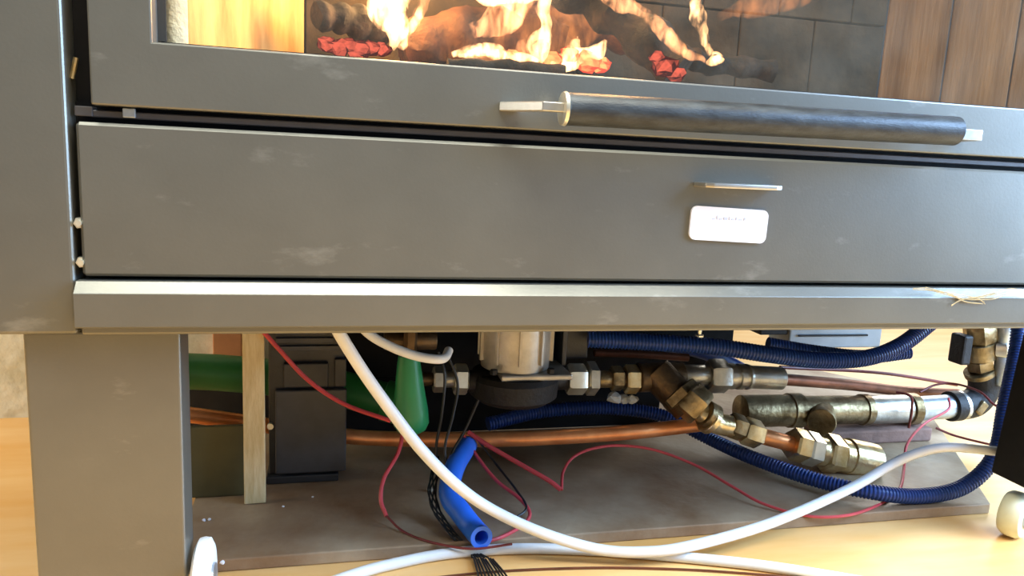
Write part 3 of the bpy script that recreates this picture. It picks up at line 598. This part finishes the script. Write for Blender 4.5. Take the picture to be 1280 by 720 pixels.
# blue hose with open end
hp = spline([at(585, 556, .36), at(568, 585, .29), at(562, 618, .24), at(577, 642, .205), at(592, 661, .175), at(602, 672, .140)], 10)
bm = bmesh.new(); seg_ = 20; R0 = .0165; o_r = tube(bm, hp, R0, seg_, cap=False); i_r = tube(bm, hp, R0*.62, seg_, cap=False)
for k in range(seg_):
    for j in (0, -1): bm.faces.new((o_r[j][k], o_r[j][(k+1) % seg_], i_r[j][(k+1) % seg_], i_r[j][k]))
rest(tag(link('blue_hose', bm, M['bluehose'], None, True), 'short bright blue hose with an open cut end on the slab edge', 'hose'))
# white cables
pipe('white_cable', 'thick white cable hanging from the rail, sweeping over the slab edge to the right leg', [at(408, 385, .10), at(425, 418, .10), at(455, 466, .11), at(490, 515, .12), at(530, 566, .125), at(575, 610, .13), at(620, 640, .13), at(680, 667, .115), onz(745, 686, .024), onz(800, 690, .022), onz(860, 683, .026), at(960, 655, .12), at(1060, 612, .17), at(1110, 583, .18), at(1145, 567, .17), at(1185, 559, .155), at(1245, 564, .145)], .0080, 'cable', 'cable', 14)
P = []
for (x, y) in ((330, 760), (440, 719), (500, 703), (560, 692), (640, 686), (720, 687), (800, 692), (880, 699), (960, 708), (1060, 724), (1200, 750)):
    P.append(onz(x, y, .0080))
pipe('white_cable', 'white cable lying flat on the floor in front of the slab', P, .0078, 'cable', 'cable', 12)
pipe('white_cable', 'short looped white cable with a blunt end hanging beside the green lever', [at(440, 395, .22), at(462, 418, .22), at(490, 434, .22), at(520, 445, .22), at(545, 449, .22), at(556, 447, .23), at(561, 438, .25)], .0068, 'cable', 'cable', 10)
def wire(label, P, r=.0021, m='red', name='red_wire', cat='wire'):
    r *= 1.2; Q = []
    for p in P:
        if p.y > 0.155 and p.z < SL+r: p = CAM+(p-CAM)*((SL+r-CAM.z)/(p.z-CAM.z))
        Q.append(p)
    P = Q; return pipe(name, label, P, r, m, cat, 10, 8)
wire('red wire slanting down across the black box to the white cable', [at(325, 410, .34), at(350, 438, .34), at(385, 475, .34), at(430, 505, .33), at(488, 526, .30)], .003)
wire('pinkish red wire curling down onto the slab right of the black box', [at(505, 532, .33), at(498, 565, .30), at(480, 598, .27), at(476, 625, .25), at(483, 645, .23)], .0027)
wire('thin dark red wire arcing low over the slab left of the blue hose', [at(483, 645, .23), at(505, 665, .2), at(540, 678, .185), at(590, 686, .175), at(640, 680, .18)], .0015, 'darkred')
wire('thick red wire with a cut end pointing right at mid slab', [at(585, 540, .36), at(612, 558, .34), at(650, 580, .31), at(685, 600, .28), at(701, 612, .265)], .0034)
wire('red wire dropping from the copper pipe and curling back to the blue hose end', [at(580, 545, .36), at(596, 570, .33), at(620, 600, .29), at(648, 622, .25), at(662, 640, .22), at(655, 655, .20), at(630, 670, .18), at(612, 676, .17)], .0024)
wire('dark wire twisted beside the red wire curl behind the blue hose', [at(590, 540, .36), at(620, 580, .33), at(645, 612, .27), at(658, 635, .22), at(640, 650, .20)], .0016, 'blackwire', 'black_wire')
wire('thin red wire looping over the middle of the slab and back up around the tee', [at(702, 612, .265), at(704, 590, .30), at(716, 572, .33), at(740, 561, .34), at(775, 557, .35), at(820, 563, .34), at(870, 582, .31), at(915, 608, .25), at(955, 630, .2), at(1010, 645, .178), at(1060, 644, .175), at(1100, 630, .19), at(1124, 612, .23), at(1130, 585, .30), at(1134, 555, .35), at(1155, 530, .39), at(1185, 512, .40), at(1186, 498, .42)], .0021)
wire('dark red wire looped over the wide pipe toward the black elbow', [at(1120, 490, .44), at(1138, 495, .42), at(1140, 510, .42), at(1136, 535, .42)], .0022, 'darkred')
wire('thin red wire curving out behind the black elbow', [at(1150, 490, .50), at(1170, 481, .50), at(1195, 480, .48), at(1225, 490, .40), at(1243, 506, .36), at(1262, 512, .33)], .0020, 'darkred')
wire('dark red wire running from under the tee to the right leg', [at(1170, 535, .40), at(1195, 545, .38), at(1240, 556, .33), at(1262, 558, .3)], .0020, 'darkred')
for k, P in enumerate([[(548, 440), (556, 470), (552, 520), (545, 560), (548, 590)], [(560, 445), (572, 480), (566, 520), (556, 560), (560, 590)], [(598, 500), (580, 540), (566, 565), (556, 600)]]):
    wire(['black wire hanging left of the pump union nuts, first of three', 'black wire looping past the nearest pump union nut', 'black wire slanting over the copper pipe to the blue hose'][k], [at(x, y, .345-.01*i-.008*k) for i, (x, y) in enumerate(P)], .0020, 'blackwire', 'black_wire')
bd = thing('strand_bundle', 'bundle of thin black strands beside the blue hose, its frayed end fanning over the floor', 'wire bundle', onz(560, 655, SL))
for k in range(6):
    ph = k*1.05; P = [at(548+5*math.sin(ph+j*1.3)+x_, y_, max(.162, Y_)) for j, (x_, y_, Y_) in enumerate([(-4, 570, .32), (-4, 590, .29), (-8, 612, .255), (-4, 634, .225), (6, 652, .20), (20, 670, .17), (34, 684, .150)])]+[onz(590+4*k, 697, .006)]
    link('strand', one(tube, spline(P, 8), .0013, 6), M['blackwire'], bd, True)
for k in range(9):
    a = onz(592+3*k, 697+(k % 3), .006); b = onz(602+5.5*k, 740, .003+.001*(k % 3)); m_ = (a+b)/2+Vector((0, 0, .003))
    link('strand', one(tube, spline([a, m_, b], 6), .0015, 6), M['blackwire'], bd, True)
wire('thin brown line in front of the white cable, drawn as its shadow', [onz(x, y+3, .0025) for x, y in ((520, 722), (580, 715), (660, 709), (760, 706.5), (860, 709), (950, 715), (1040, 723), (1100, 730))], .0014, 'oldcopper', 'cable_shadow_line')  # cable shadow on the floor, drawn as a thin brown tube
bm = bmesh.new(); lump(bm, at(768, 497, .39), .014, 3); lump(bm, at(790, 499, .39), .011, 5); lump(bm, at(779, 499, .40), .012, 8)
rest(tag(link('pipe_tape', bm, M['box3']), 'crumpled grey sealing tape hanging under the brass nipples right of the pump', 'tape'))
cyl_b = at(874, 420, .36); bm = bmesh.new(); nut(bm, cyl_b-Vector((0, 0, .006)), cyl_b+Vector((0, 0, .003)), .0085); cyl(bm, cyl_b+Vector((0, 0, .003)), Vector((cyl_b.x, cyl_b.y, zr0+.006)), .004, 12)
rest(tag(link('hanging_bolt', bm, M['nickel'], None, True), 'shiny bolt end under the rail above the blue corrugated conduit', 'bolt'))
# hemp fibres on the rail
fib = [[(1140, 361), (1165, 362), (1195, 371), (1215, 373), (1235, 369), (1262, 362), (1285, 366)], [(1155, 360), (1185, 366), (1205, 376), (1228, 379)], [(1188, 381), (1202, 374), (1225, 370), (1248, 365)], [(1170, 363), (1200, 369), (1220, 371), (1232, 378)], [(1215, 374), (1240, 373), (1258, 368), (1300, 372)]]
bm = bmesh.new()
for k, P in enumerate(fib):
    for j in range(2):
        pts = [at(x+random.uniform(-2, 2), y+random.uniform(-1.5, 1.5)+j, -.0245) for x, y in P]
        tube(bm, spline(pts, 5), .0005, 5)
tag(recenter(link('hemp_fibres', bm, M['twine'], None, True)), 'wisp of tan hemp fibres draped over the rail at far right', 'fibres', None, 'stuff')
# debris crumbs on the slab
for k, (px, py, r) in enumerate([(255, 650, .0028), (262, 649, .0024), (354, 633, .002), (278, 703, .0034), (391, 621, .0018), (538, 612, .006)]):
    y_on = SL; c = onz(px, py, SL+r*.5); bm = bmesh.new(); lump(bm, c, r, k); recenter(tag(link('crumb', bm, M['white'] if k < 5 else M['nickel']), ['left one of two pale crumbs side by side on the slab by the left leg', 'right one of two pale crumbs side by side on the slab by the left leg', 'tiny pale crumb on the slab just right of the wooden lath foot', 'pale crumb at the front edge of the slab right of the white castor', 'tiny pale crumb on the slab in front of the black box', 'small shiny metal bit on the slab left of the blue hose'][k], 'crumb', 'crumbs on the slab' if k < 5 else None))
